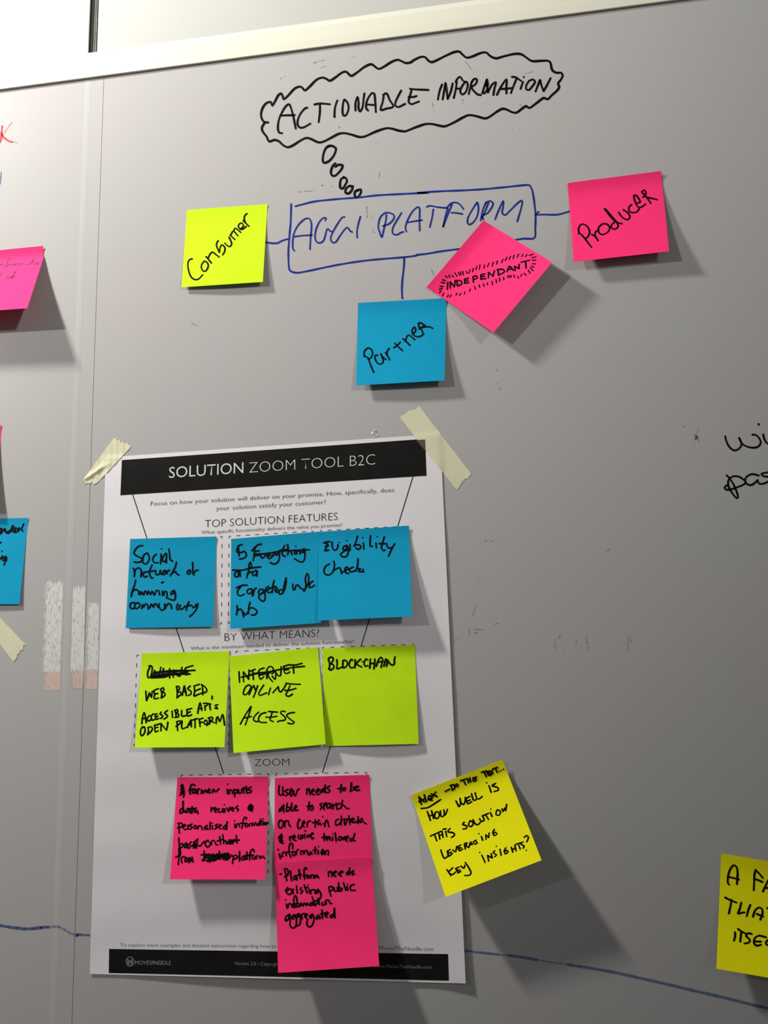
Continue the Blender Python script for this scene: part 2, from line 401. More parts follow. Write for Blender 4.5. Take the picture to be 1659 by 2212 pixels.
# ------------------------------------------------------------------ sticky notes
def note(label, TL, TR, BR, BL, mat, DL, DR, base=0.00015, v0=0.13, power=1.5, on=None, bow=0.0, lip=0.0005, rows=None, group=None, n=26):
    """76 mm paper note: stuck along the first edge, the rest curling off by DL..DR metres"""
    def inv(px, py):
        u = v = 0.5
        for _ in range(12):
            x, y = pos(u, v); e = 1e-4
            xu, yu = pos(u+e, v); xv, yv = pos(u, v+e)
            a, b_, c, d_ = (xu-x)/e, (xv-x)/e, (yu-y)/e, (yv-y)/e
            det = a*d_-b_*c; rx, ry = px-x, py-y
            u += (rx*d_-ry*b_)/det; v += (a*ry-c*rx)/det
        return u, v
    def pos(u, v):
        if rows is None: return quad(TL, TR, BR, BL, u, v)
        for (va, La, Ra), (vb, Lb, Rb) in zip(rows, rows[1:]):
            if v <= vb or vb == rows[-1][0]:
                t = (v-va)/(vb-va)
                l = (La[0]+(Lb[0]-La[0])*t, La[1]+(Lb[1]-La[1])*t); r = (Ra[0]+(Rb[0]-Ra[0])*t, Ra[1]+(Rb[1]-Ra[1])*t)
                return (l[0]+(r[0]-l[0])*u, l[1]+(r[1]-l[1])*u)
    def dep(u, v, px, py):
        g = max(0.0, (v-v0)/(1-v0))**power
        b0 = base + (on(px, py) if on else 0)
        b0 += lip*max(0.0, 1-v/v0)**1.5
        return b0 + (DL*(1-u)+DR*u)*g + bow*math.sin(math.pi*min(1, max(0, u)))*max(0, v)**1.2
    def depth(px, py):
        u, v = inv(px, py); return dep(u, v, px, py)
    V = []; k = n+1; th = 0.00012
    for lay in (0, 1):
        for j in range(k):
            for i in range(k):
                u, v = i/n, j/n; p = pos(u, v); V.append(at(*p, dep(u, v, *p)) + Vector((0, th*lay, 0)))
    N = k*k; Fs = []
    for j in range(n):
        for i in range(n):
            a = j*k+i; Fs.append((a, a+k, a+k+1, a+1)); Fs.append((N+a, N+a+1, N+a+k+1, N+a+k))
        a = j*k; Fs.append((a+k, a, N+a, N+a+k)); a = j*k+n; Fs.append((a, a+k, N+a+k, N+a))
        Fs.append((j, j+1, N+j+1, N+j)); a = n*k+j; Fs.append((a+1, a, N+a, N+a+1))
    root = empty('sticky_note', tuple(V[0])); tag(root, label, 'sticky note', group)
    o = mesh_obj('paper', V, Fs, mat, smooth=True); keep_world(o, root)
    bpy.context.view_layer.update()
    return root, depth
def hand(root, depth, s, x0, y0, k, w=3.4, mat=None, name='handwriting', label=None, lift=0.00018):
    return write(name, parse(s, x0, y0, k), w*1.07, depth, mat or INK_BLACK, root, lift, label)

# --- drawings on the right whiteboard
k = 4.6083
bub = ('180,803 140,798 115,760 110,710 130,650 165,610 205,600 222,635 250,590 280,535 310,515 325,545 335,572 375,540 440,470 490,447 520,458 545,485 590,450 660,380 720,357 760,370 795,388 850,355 910,310 955,298 985,325 1010,340 1060,310 1140,250 1205,224 1240,245 1280,270 1330,250 1410,200 1470,180 1510,195 1550,212 1600,205 '
       + ' '.join('%g,%g' % (a+1566.8, c) for a, c in ((60,185),(130,152),(175,154),(205,185),(240,203),(290,185),(380,140),(460,105),(515,98),(545,125),(590,158),(650,145),(730,112),(785,108),(820,140),(880,165),(960,145),(1060,122),(1130,124),(1180,155),(1240,192),(1330,190),(1400,190),(1425,215),(1440,280),(1480,308),(1530,310),(1545,340),(1525,380),(1500,415),(1510,450),(1490,485),(1440,530),(1395,572),(1355,560),(1290,607),(1225,655),(1200,655),(1180,640),(1140,667),(1085,705),(1040,700),(960,667),(900,690),(820,745),(770,763),(700,745),(620,730),(560,750),(470,800),(380,840),(330,838),(250,820),(180,820),(100,845)))
       + ' 1566,885 1540,892 1480,885 1410,865 1350,863 1250,895 1150,940 1090,948 1010,925 940,910 880,918 800,960 720,998 670,998 610,970 560,958 500,985 430,1030 375,1050 330,1030 285,990 240,978 190,993 165,945 130,900 118,855 150,800')
write('bubble_outline', parse(bub, 540, 90, k), 5.0, 0, INK_BLACK, wb_r, label='black wavy thought bubble outline')
# bubble words
s1 = ('318,910 290,905 278,870 282,800 305,730 350,650 385,622 400,640 425,720 455,865;300,735 380,732 445,730;570,657 545,665 500,720 475,780 475,830 500,855 540,850 600,815;640,625 700,615 795,622;695,625 695,700 683,800;868,585 845,660 840,750;'
      '935,580 925,620 920,690 930,735 955,730 975,690 980,640 965,600 940,575;1050,685 1050,610 1070,550 1080,600 1080,660 1095,695 1120,650 1130,570 1138,515;1175,685 1155,660 1160,600 1185,545 1215,510 1235,515 1245,580 1252,700;1165,625 1240,630;'
      '1330,540 1320,600 1300,678 1360,665 1425,645 1390,580 1360,515 1325,530;1505,485 1470,550 1445,610 1450,640 1480,650 1520,630 1545,618')
s2 = ('40,480 30,520 18,560 12,600 40,622 75,610 115,595;25,468 90,475 210,480;10,553 70,548 90,540;345,425 320,490 303,575;378,410 365,490 350,575;378,410 390,480 400,570;400,570 430,500 450,415;490,400 480,480 460,560;480,400 500,365 525,350 552,388;480,470 520,465;'
      '575,400 545,440 525,490 545,525 580,500 600,440 590,400 568,398;640,400 625,460 610,520;640,400 665,370 692,375 680,420 640,455 670,500 700,525 730,530;790,375 770,430 745,515;775,440 800,410 790,480 765,515;795,380 795,450 800,500;800,505 840,430 880,405 865,470 855,530;'
      '890,530 930,450 985,375 985,440 985,515;930,470 985,468 1040,460;1040,350 1080,355 1130,390;1085,370 1060,430 1030,510;1150,400 1125,470;1158,352;1210,390 1185,430 1180,470 1210,480 1245,440 1270,400 1250,375 1220,385;1320,380 1300,430 1275,495;1320,380 1335,440 1355,490;1355,492 1390,430 1425,362')
write('bubble_words', parse(s1, 540, 90, k)+parse(s2, 880, 90, k), 4.4, 0, INK_BLACK, wb_r, label='black capital letters inside the thought bubble')
for c in ('790,1035 755,1060 730,1120 725,1190 745,1205 790,1185 835,1130 855,1070 840,1048 800,1035 765,1050', '850,1212 825,1235 805,1290 815,1330 845,1335 885,1300 915,1260 920,1230 880,1225 850,1245',
          '935,1350 905,1370 895,1420 900,1455 925,1460 950,1420 965,1385 950,1355 930,1348', '1025,1440 990,1435 955,1465 950,1500 975,1512 1005,1490 1020,1455 1000,1437', '1070,1480 1048,1490 1040,1525 1060,1550 1085,1535 1105,1495 1100,1470 1070,1480'):
    write('bubble_ring', parse(c, 540, 90, k), 5.0, 0, INK_BLACK, wb_r)
# blue box diagram
sD = '175,348 260,325 380,298 600,275 800,260 1000,238 1300,222 1500,212'
top = parse(sD, 600, 370, k)[0] + parse('0,215 200,200 600,182 900,155 1100,135 1130,150 1150,190 1165,270 1175,350 1183,440 1180,560 1170,662 1060,670 960,686', 900, 370, k)[0]
bot = parse('133,325 128,500 115,650 105,800 110,950 125,990 175,1008 260,1000 600,930 900,885 1250,855 1380,838', 600, 370, k)[0] + parse('0,832 100,820 250,795 430,772', 900, 370, k)[0]
write('box_outline', [top, bot], 3.9, 0, INK_BLUE, wb_r, label='blue hand drawn box')
write('connector_line', parse('1258,860 1255,950 1240,1080 1235,1180 1240,1265', 600, 370, k), 4.0, 0, INK_BLUE, wb_r)
write('connector_line', parse('945,672 1000,685 1080,688 1130,665 1180,648 1205,650', 370, 380, 4.74), 3.8, 0, INK_BLUE, wb_r)
write('connector_line', parse('1185,432 1280,430 1380,432 1450,420 1525,396;1185,425 1215,402', 900, 370, k), 3.6, 0, INK_BLUE, wb_r)
bw = parse('165,790 150,770 148,700 160,620 200,540 260,480 305,468 330,500 335,560 325,680 320,775;165,650 240,640 340,635;470,490 480,465 450,465 410,510 380,580 370,650 385,700 420,712 460,680 490,575 520,595 545,600;'
           '665,455 640,460 590,530 545,610 525,670 545,708 580,700 620,640 685,560 720,595 740,603;822,450 800,530 788,600 790,660;1080,430 1075,490 1050,600 1035,655 1015,610 1000,550 1015,470 1050,425 1090,410 1150,430 1155,470 1110,520 1045,545;'
           '1232,412 1190,480 1150,550 1140,600 1155,628 1190,630 1225,610 1250,602;1280,600 1270,560 1290,490 1340,400 1395,355 1412,380 1410,480 1412,590;1285,510 1350,498 1435,485', 600, 370, k)
bw += parse('100,355 130,342 200,355 300,365;165,378 155,450 130,555;300,365 340,320 390,310 430,330 465,375;350,330 310,430 262,552;310,370 285,450 262,552;345,412 400,414 455,425;'
            '600,310 560,370 515,450 505,500 520,530 560,510 600,450 615,370 605,310;690,310 660,380 635,490;715,310 680,400 650,470;690,310 730,295 760,320 740,370 700,420 650,440 665,480;780,478 810,400 860,295 860,350 850,410 880,435 930,390 1000,320 1045,290 1050,320 1030,400 1000,500', 900, 370, k)
write('box_words', bw, 3.5, 0, INK_BLUE, wb_r, label='blue capital letters inside the box')
# writing at the right edge
write('edge_words', parse('1065,525 1080,590 1120,670 1180,720 1240,710 1285,660 1290,620 1258,550;1258,550 1300,630 1370,670 1450,685 1520,670 1555,620 1540,560 1490,510 1440,505;1592,500 1605,560 1640,620 1700,650;1525,355 1532,368;'
      '1085,1065 1140,1130 1190,1210 1225,1300 1240,1350 1230,1385 1190,1350 1130,1260 1105,1190 1120,1120 1180,1080 1250,1085 1310,1120 1350,1160 1310,1200 1220,1235 1130,1265 1070,1262 1055,1240 1080,1210 1110,1200;'
      '1530,1070 1440,1050 1370,1080 1340,1130 1370,1190 1430,1200 1500,1150 1515,1130 1530,1180 1600,1180 1690,1140;1700,1020 1600,1035 1565,1050 1600,1080 1700,1090', 1400, 860, 6.405), 4.0, 0, INK_BLACK, wb_r, label='black lower case writing at the right edge')
# long blue line, both sides of the seam
write('blue_line', parse('905,664 930,656 1062,663', 0, 1900, 5.53), 5.0, 0, INK_FADE, wb_r)
write('blue_line', parse('905,672 918,650 930,655 925,672', 0, 1900, 5.53), 3.0, 0.00001, INK_BLUE, wb_r)
write('blue_line', parse('-20,180 10,185 100,195 190,205', 1000, 1980, 2.517), 4.6, 0, INK_FADE_PALE, wb_r, label='rubbed blue line')
write('blue_line', parse('190,205 250,211', 1000, 1980, 2.517), 4.0, 0, INK_FAINT, wb_r)
write('blue_line', parse('250,211 320,221 400,235', 1000, 1980, 2.517), 5.8, 0, INK_FADE_PALE, wb_r)
write('blue_line', parse('400,235 490,249 580,262', 1000, 1980, 2.517), 3.4, 0, INK_FAINT, wb_r)
write('blue_line', parse('580,262 800,298 1090,362 1240,398 1380,430 1700,510', 1000, 1980, 2.517), 5.8, 0, INK_FADE_PALE, wb_r, label='rubbed blue line')
write('blue_line', parse('-40,538 0,547 100,563 200,578 300,588 400,582 490,572 575,565', 0, 1900, 5.53), 6.2, 0, INK_FADE, wb_l, label='blue line')
write('blue_line', parse('575,565 640,560 700,562 760,588 830,632 905,665', 0, 1900, 5.53), 4.4, 0.00012, INK_FAINT, wb_l, label='faint blue line crossing the strip')
write('blue_line', parse('485,585 495,562;560,575 577,560', 0, 1900, 5.53), 2.4, 0.00001, INK_BLUE, wb_l)
# faint leftovers on the right board
sm = parse('320,224 345,226 380,228;230,302 235,295;408,297 410,299;283,495 285,496;262,685 248,725 228,775;393,828 415,816;200,850 212,870 212,900;245,862 300,862 315,872;245,886 280,884;1190,310 1218,284;1445,221;975,987;830,925 826,970 828,1005;865,895 850,930;'
           '1352,915 1345,960 1352,1010;1048,905 1055,960 1068,1003;980,925 978,960;1035,842;885,1022 890,1021;1310,1157;100,945 140,918;1370,930 1368,950', 950, 1100, 3.318)
fm = write('faint_marks', sm, 1.6, 0, INK_SMUDGE, wb_r, lin=True); fm['kind'] = 'stuff'; fm['label'] = 'faint leftover specks of erased writing'
sm = parse('640,205 700,190 740,180;630,220 660,205;700,265 750,245;1010,155 1050,148;300,370 350,345;1170,1100 1160,1080;1295,1300 1280,1345;715,1435 722,1430;820,1442;1020,1145;1255,1010;480,1495 560,1490 640,1480;885,845 895,860', 540, 90, k)
sm += parse('580,200 610,240 630,270;655,300;1170,315 1200,312 1255,296;250,610 255,660 265,705;550,575 550,620;1120,620 1140,655;520,1005;1050,875;1115,880', 880, 90, k)
sm += parse('465,368 500,402;570,395;640,500 680,520 700,540;660,545 690,560;700,425 660,500;636,665;568,716;60,958', 1400, 860, 6.405)
sm += parse('200,1500 220,1515 270,1535;920,110;880,215;1490,395', 370, 380, 4.74) + parse('885,350 890,460;930,440 930,480;940,580 960,610;1530,980 1555,1040;1300,755;390,430;440,140 450,138;545,150', 600, 370, k)
sm += parse('1555,785;1535,820 1540,840;1537,962;1560,1000 1575,1025', 740, 620, k)
write('faint_marks', sm, 1.7, 0, INK_SMUDGE, wb_r, lin=True)['kind'] = 'stuff'
sm = parse('1565,1845 1580,1800', 0, 0, 1) + [[(1500, 938), (1503, 946), (1499, 950)], [(1505, 942), (1509, 952)], [(1502, 948), (1506, 945), (1503, 940)]]
write('faint_marks', sm[1:], 3.2, 0, INK_SMUDGE, wb_r)
# marks on the left board
write('cross_mark', parse('-60,1290 0,1205 10,1165 18,1075;8,1130 30,1170 70,1200 100,1210', 0, 0, 3.95), 4.0, 0, INK_RED, wb_l, label='red marker cross')
write('cross_mark', parse('10,1185 50,1110 100,1045;95,1208 140,1216', 0, 0, 3.95), 3.0, 0, INK_REDF, wb_l, label='fading red stroke')
write('blue_tick', parse('-10,1600 3,1545 9,1468', 0, 0, 3.95), 2.2, 0, INK_FADE, wb_l)

# --- notes on the board
n, d = note('lime sticky note reading Consumer, left of the blue box', (403.8, 453.4), (577.8, 441.2), (567.7, 608.9), (392.2, 620.5), GREEN, 0.0030, 0.0048, bow=0.0008)
hand(n, d, '215,850 190,855 170,890 175,960 200,1030 240,1060 280,1055 320,1012;335,875 310,910 308,945 325,972 350,975 372,945 378,910 360,880 335,872;355,825 385,860 410,892;375,845 400,795 425,780 450,800 490,830;'
     '480,662 462,700 475,750 492,782;492,782 500,730 520,705 548,735 545,775 525,808;548,688 575,715 603,722 617,690 590,625;600,605 650,650;612,600 635,565 680,612;640,560 655,535 710,577;705,548 738,510 722,482 698,490 685,520 720,548 768,515;735,458 795,515;758,480 745,430 760,395 775,385', 370, 380, 4.74, 3.3)
n, d = note('magenta pink sticky note reading Producer, right of the blue box', (1226, 395.3), (1427.8, 369.3), (1445.4, 542.9), (1239.7, 565.7), PINK, 0.0088, 0.0098, base=0.0004, v0=0.15, lip=0.0016)
hand(n, d, '320,758 350,768 400,830 450,895;328,755 320,710 350,665 400,680 430,730 420,780 390,812;450,765 490,790 515,830;485,790 488,745 510,727;555,665 520,700 525,750 560,768 610,745 632,700 605,665 560,660;690,640 650,670 650,700 680,715 715,690 700,640;578,512 640,590 690,640 755,660;588,512 650,585 705,645;'
     '720,548 760,600 810,620 832,590 810,550 765,520;850,470 820,500 830,540 870,550 905,540 925,510;870,380 880,430 905,485 940,497 988,465;870,380 895,378 925,420 935,445 905,455;950,345 1000,400 1040,458;950,342 975,325 992,350 980,385 960,395;990,395 1040,405 1105,420', 1180, 340, k, 3.4)
n, d = note('blue sticky note reading Partner, hanging below the blue box', (773.6, 654.1), (964.6, 643.9), (960.3, 821.8), (769.3, 832.7), BLUE, 0.0062, 0.0070, v0=0.15, bow=0.0006, lip=0.0009)
hand(n, d, '212,690 250,705 280,780 310,850;218,685 215,645 250,608 285,620 298,660 285,700 255,722;350,680 325,682 325,720 350,760 385,765 405,735 380,665;380,665 405,702 432,722;425,652 450,690 468,725;442,685 445,635 465,610;520,560 560,600 595,632;510,605 545,578 575,548;'
     '600,515 640,550 672,580;625,540 640,490 665,480 690,500 718,525;695,470 725,440 720,400 698,412 692,450 715,485 760,495 800,475;750,365 778,355 812,385 795,402 755,395 765,362;775,400 805,468;800,400 860,395 895,410;760,420 822,380', 740, 620, k, 3.3)
n, d = note('pink sticky note turned on its corner, reading INDEPENDANT', (921.3, 620), (1044.3, 476.3), (1193, 566.4), (1066, 718.3), PINK, 0.0125, 0.0135, base=0.0008, v0=0.16, power=1.35, lip=0.0012)
hand(n, d, '310,1105 305,1175;335,1100 335,1165;335,1100 375,1150;375,1150 385,1085;400,1085 405,1140;400,1085 440,1090 450,1120 410,1142;475,1075 480,1115;475,1075 515,1065;478,1095 510,1088;480,1115 520,1108;560,1050 565,1105;560,1050 595,1040 605,1060 565,1080;'
     '640,1030 640,1075;640,1030 680,1020;640,1052 675,1045;640,1075 690,1068;715,1005 715,1060;715,1005 760,1045;760,1045 775,990;810,980 815,1035;800,980 850,975 875,1000 815,1035;900,1000 925,945 960,985;905,980 950,970;975,945 980,990;975,945 1020,970;1020,970 1020,925;1040,905 1125,885;1085,900 1090,965', 900, 370, k, 3.3)
ring = [(285,1040,305,1058),(320,1035,330,1055),(350,1032,368,1055),(380,1010,400,1045),(415,1005,425,1035),(435,1000,440,1030),(455,995,465,1030),(490,995,505,1015),(530,980,520,1015),(565,965,555,1000),(600,945,590,980),(630,930,625,975),(675,930,670,965),(720,915,705,950),(765,905,750,945),(805,890,795,925),(860,875,845,910),(900,855,880,890),(935,845,920,880),(970,835,960,870),(1015,825,1000,855),(1060,825,1045,850),(1100,830,1080,850),(1160,825,1120,838),(1188,852,1145,860),(1150,885,1188,885),(1150,920,1185,922),(1140,945,1168,955),(1130,960,1160,990),(1110,985,1130,1015),(1070,1015,1090,1035),(1050,1025,1035,1045),(1005,1045,1015,1065),(965,1030,975,1055),(940,1035,940,1055),(922,1035,924,1058),(905,1040,908,1058),(865,1055,868,1080),(825,1060,828,1095),(790,1075,795,1110),(750,1095,755,1130),(705,1108,705,1132),(665,1120,670,1145),(622,1130,628,1155),(575,1145,585,1175),(535,1170,525,1195),(480,1200,475,1222),(440,1215,425,1235),(400,1212,392,1232),(345,1230,330,1252),(315,1230,305,1252),(270,1215,255,1240),(245,1190,225,1210),(225,1175,255,1165),(230,1145,265,1145),(245,1105,280,1110),(255,1080,285,1085)]
write('dash_ring', [[(900+a/k, 370+b_/k), (900+c/k, 370+e/k)] for a, b_, c, e in ring], 2.7, d, INK_BLACK, n, label='ring of short black dashes around the word')
n, d = note('pale pink sticky note curling far off the left whiteboard, with faint handwriting', (-100, 550), (92.9, 531), (58.8, 665.7), (-135, 680), PINK, 0.0235, 0.0245, v0=0.15, power=1.15, base=0.0003, lip=0.0012,
            rows=[(0, (-100, 550), (92.9, 531)), (0.2, (-100, 577), (94, 557.5)), (1, (-135, 680), (58.8, 665.7))])
hand(n, d, '-60,1310 -20,1260 0,1300 30,1280 60,1275 80,1310 105,1330 130,1250 160,1190 200,1170 215,1195;130,1310 170,1290 200,1285 230,1305 270,1280;265,1300 300,1270 325,1310 350,1265 380,1295 420,1260 440,1300;470,1260 490,1290 530,1275 545,1295;620,1180 590,1240 570,1285;540,1250 610,1245;620,1250 620,1285 660,1280 690,1250 670,1285 720,1270 700,1245;720,1250 780,1245;'
     '0,1510 30,1440;175,1500 110,1520 105,1550 170,1540 210,1510 230,1540 290,1410 260,1440 200,1550 250,1510 310,1510', 0, 420, 8.508, 1.6, INK_PEN, label='faint thin pen handwriting')
n, d = note('magenta sticky note, only its right edge showing, above the left blue note', (-190, 935), (3, 918), (-7, 1100), (-200, 1110), PINK, 0.006, 0.006)
hand(n, d, '-300,300 -200,310 -120,300;-320,420 -210,430', 0, 900, 3.687, 3.0)
n, d = note('blue sticky note cut by the left frame edge, ending in ng', (-130, 1122), (61, 1118.7), (42, 1305.3), (-150, 1305), BLUE, 0.0030, 0.0020)
hand(n, d, '-30,700 20,680 80,620 150,530 200,450 240,480 230,560 260,620 370,660 420,610 510,560 600,460 620,380 580,310 530,360 510,440 490,500 380,580 300,600;620,620 690,490 710,410;590,590 680,620 750,600 830,530 900,470 860,420 800,440 780,510 840,550;1055,240 1020,330 970,430 980,510 1020,560;0,610 50,560 80,460 40,440 -20,480;-30,1100 35,1070;90,1465;-20,1830 50,1760 110,1680 130,1740 100,1800 130,1880 180,1880 240,1810 290,1720 230,1700 190,1740 200,1790 260,1800 300,1780 280,1870 220,1970 180,2080', 0, 1120, 20.74, 3.4)

# --- notes on the poster
n, d = note('blue sticky note reading Social network, leftmost of the blue row on the poster', (281.2, 1164.2), (468, 1158.7), (460.2, 1353.6), (271.8, 1356.9), BLUE, 0.0013, 0.0026, base=0.0003, on=pdepth, bow=0.0005)
hand(n, d, '385,388 330,395 285,440 260,495 300,535 370,570 375,600 330,628 265,622;450,495 405,520 385,580 390,635 430,652 465,620 480,560 460,500 440,495;580,510 540,550 530,600 560,635 605,630;645,510 650,560 640,650;655,432;715,500 680,540 670,600 700,620 725,570 725,500 725,635;760,435 770,500 775,570 790,600 815,608;'
     '250,710 270,760 265,830;262,760 300,715 340,710 365,750 360,835;370,800 410,780 430,765 405,765 390,800 410,838 450,825;520,665 490,740 485,800 510,850 530,850;440,765 545,750;570,740 575,800 620,800 640,740 645,790 680,800;690,750 670,790 700,800 720,750 690,745;720,750 740,790;735,760 770,740;870,625 850,700 800,790 780,820;800,790 860,760 870,790 905,810;'
     '1060,735 1020,770 1030,795 1065,790 1070,745;1100,630 1105,700 1100,770 1120,810;1110,800 1140,750 1180,738;285,880 270,950 240,1030 222,1120;220,1080 270,1020 310,1025 330,1050;375,1055 345,1050 325,1085 350,1090 380,1060 390,1090;400,1095 420,1040 440,1045 450,1090 470,1040 495,1090 520,1040 545,1095;560,1090 575,1040 610,1030 628,1095;665,1040 670,1100;655,920 685,910;685,1100 700,1040 730,1050 735,1115;'
     '830,1030 790,1060 790,1090 830,1070 840,1030 855,1100 845,1165 800,1165 725,1135;270,1205 215,1215 205,1260 225,1290 280,1285;320,1205 280,1225 270,1270 300,1290 340,1260 340,1215 315,1205;370,1290 385,1230 400,1270 430,1220 460,1250 465,1300;490,1280 510,1225 540,1270 560,1220 590,1235 600,1270;620,1220 625,1280 660,1315 700,1290 700,1225;710,1290 730,1240 760,1220 790,1240 800,1290;'
     '890,1225 870,1270 885,1312;925,1240 905,1290 940,1300 985,1270;1050,1190 1020,1260 1010,1315;985,1260 1060,1245;1060,1250 1085,1240 1110,1280 1145,1250;1175,1220 1160,1290 1110,1360 1060,1405;1145,1230 1160,1280', 250, 1120, 6.636, 3.4)
n, d = note('blue sticky note reading Targeted info hub with crossed-out words, middle of the blue row', (499.5, 1164.1), (689.3, 1148.2), (693.4, 1345.7), (497.4, 1358.7), BLUE, 0.0052, 0.0055, base=0.0003, on=pdepth, power=1.7)
hand(n, d, '295,388 240,410 215,495 270,510 330,490 360,540 330,590 255,605;240,410 250,560;585,380 520,400 440,480;480,430 480,520 460,630;500,430 470,490 550,480;470,560 545,545;560,520 590,590 640,560 650,520;680,560 720,545 700,520 670,560 700,600 740,570;750,540 760,560 780,520;790,510 810,550 850,480;850,480 850,600 820,660 770,680 715,655;'
     '500,540 700,515 900,485 1100,475 1300,465;470,530 600,530 760,505;930,400 900,470 895,540 940,565;870,470 980,460;975,385 985,480 975,540;985,500 1020,480 1040,540;1080,470 1080,530;1095,412;1110,480 1110,530;1110,490 1150,480 1160,530;1220,450 1180,480 1190,510 1220,490 1225,450 1235,560 1215,630 1170,650 1080,600;'
     '155,770 300,770 430,740 575,722;215,790 185,820 195,870 240,860 240,790;265,790 270,865;395,755 400,690 420,650 435,700 440,740;405,720 390,790 365,885;370,830 440,790;500,770 450,810 460,850 500,840 520,780 515,860;'
     '210,1035 290,1000 370,995;285,1010 240,1060 225,1110 260,1155 330,1130;430,1050 385,1060 370,1100 400,1125 440,1090 445,1050 450,1155;460,1150 470,1090 490,1045 510,1040;600,1060 560,1060 540,1110 570,1130 620,1080 625,1060 640,1150 630,1225 590,1230 545,1180 560,1140 640,1100;660,1080 700,1050 690,1015 655,1040 660,1085 700,1110 730,1095;775,925 755,1010 745,1110;715,1040 800,1015;'
     '790,1080 830,1060 810,1030 785,1060 800,1100 840,1095;880,1060 850,1080 850,1125 890,1125 930,1060 955,950 952,885;945,900 925,1000 900,1110;1055,980 1050,1020 1065,1070;1085,1060 1100,1000 1130,990 1170,1040 1215,1060;1225,1085 1250,1000 1240,900 1270,820 1290,880 1280,980 1215,1085;1355,935 1310,970 1300,1030 1330,1030 1375,995;'
     '220,1300 225,1370 212,1440;222,1380 270,1350 300,1390 320,1470;320,1400 345,1440 390,1390;415,1250 395,1340 390,1420;395,1365 440,1330 510,1370 515,1410 480,1440 435,1440', 480, 1120, 6.9125, 3.3)
n, d = note('blue sticky note reading Eligibility check, rightmost of the blue row', (689, 1148.9), (883.4, 1135.4), (889.8, 1331.6), (686.9, 1340.6), BLUE, 0.0088, 0.0105, base=0.0010, on=pdepth, v0=0.10, power=1.4)
hand(n, d, '165,275 110,290 150,300 125,340;105,290 180,275;145,320 120,385;118,385 165,377;125,335 165,322;140,280 150,330;205,280 210,350 240,380 270,355 275,310;290,285;385,320 345,335 335,370 370,370 390,330 400,400 375,455 330,455 305,430 350,390 400,375;420,310 420,380;382,262;510,210 490,280 465,330;470,325 520,310 550,340 520,370 490,350;580,290 585,365;572,228;665,205 660,280 660,330 690,330;730,290 735,350;745,215;'
     '830,215 810,290 795,350 820,385 840,375;765,300 860,300;860,320 880,355 920,345;955,300 920,360 880,450;175,545 130,570 108,625 125,665 170,675 215,640;225,510 235,560 215,640;220,625 260,600 300,590 320,660;335,640 400,600 380,580 360,600 370,650 405,655;460,580 420,600 415,630 440,640 480,620;515,480 510,560 490,630;515,600 545,600 520,630 575,635;575,605 580,640', 680, 1120, 5.53, 3.3)
n, d = note('lime sticky note reading Web based accessible APIs open platform, left of the lime row', (306.9, 1411.2), (495.7, 1406.3), (484.8, 1613.9), (291, 1614.9), GREEN, 0.0095, 0.0078, base=0.0003, on=pdepth)
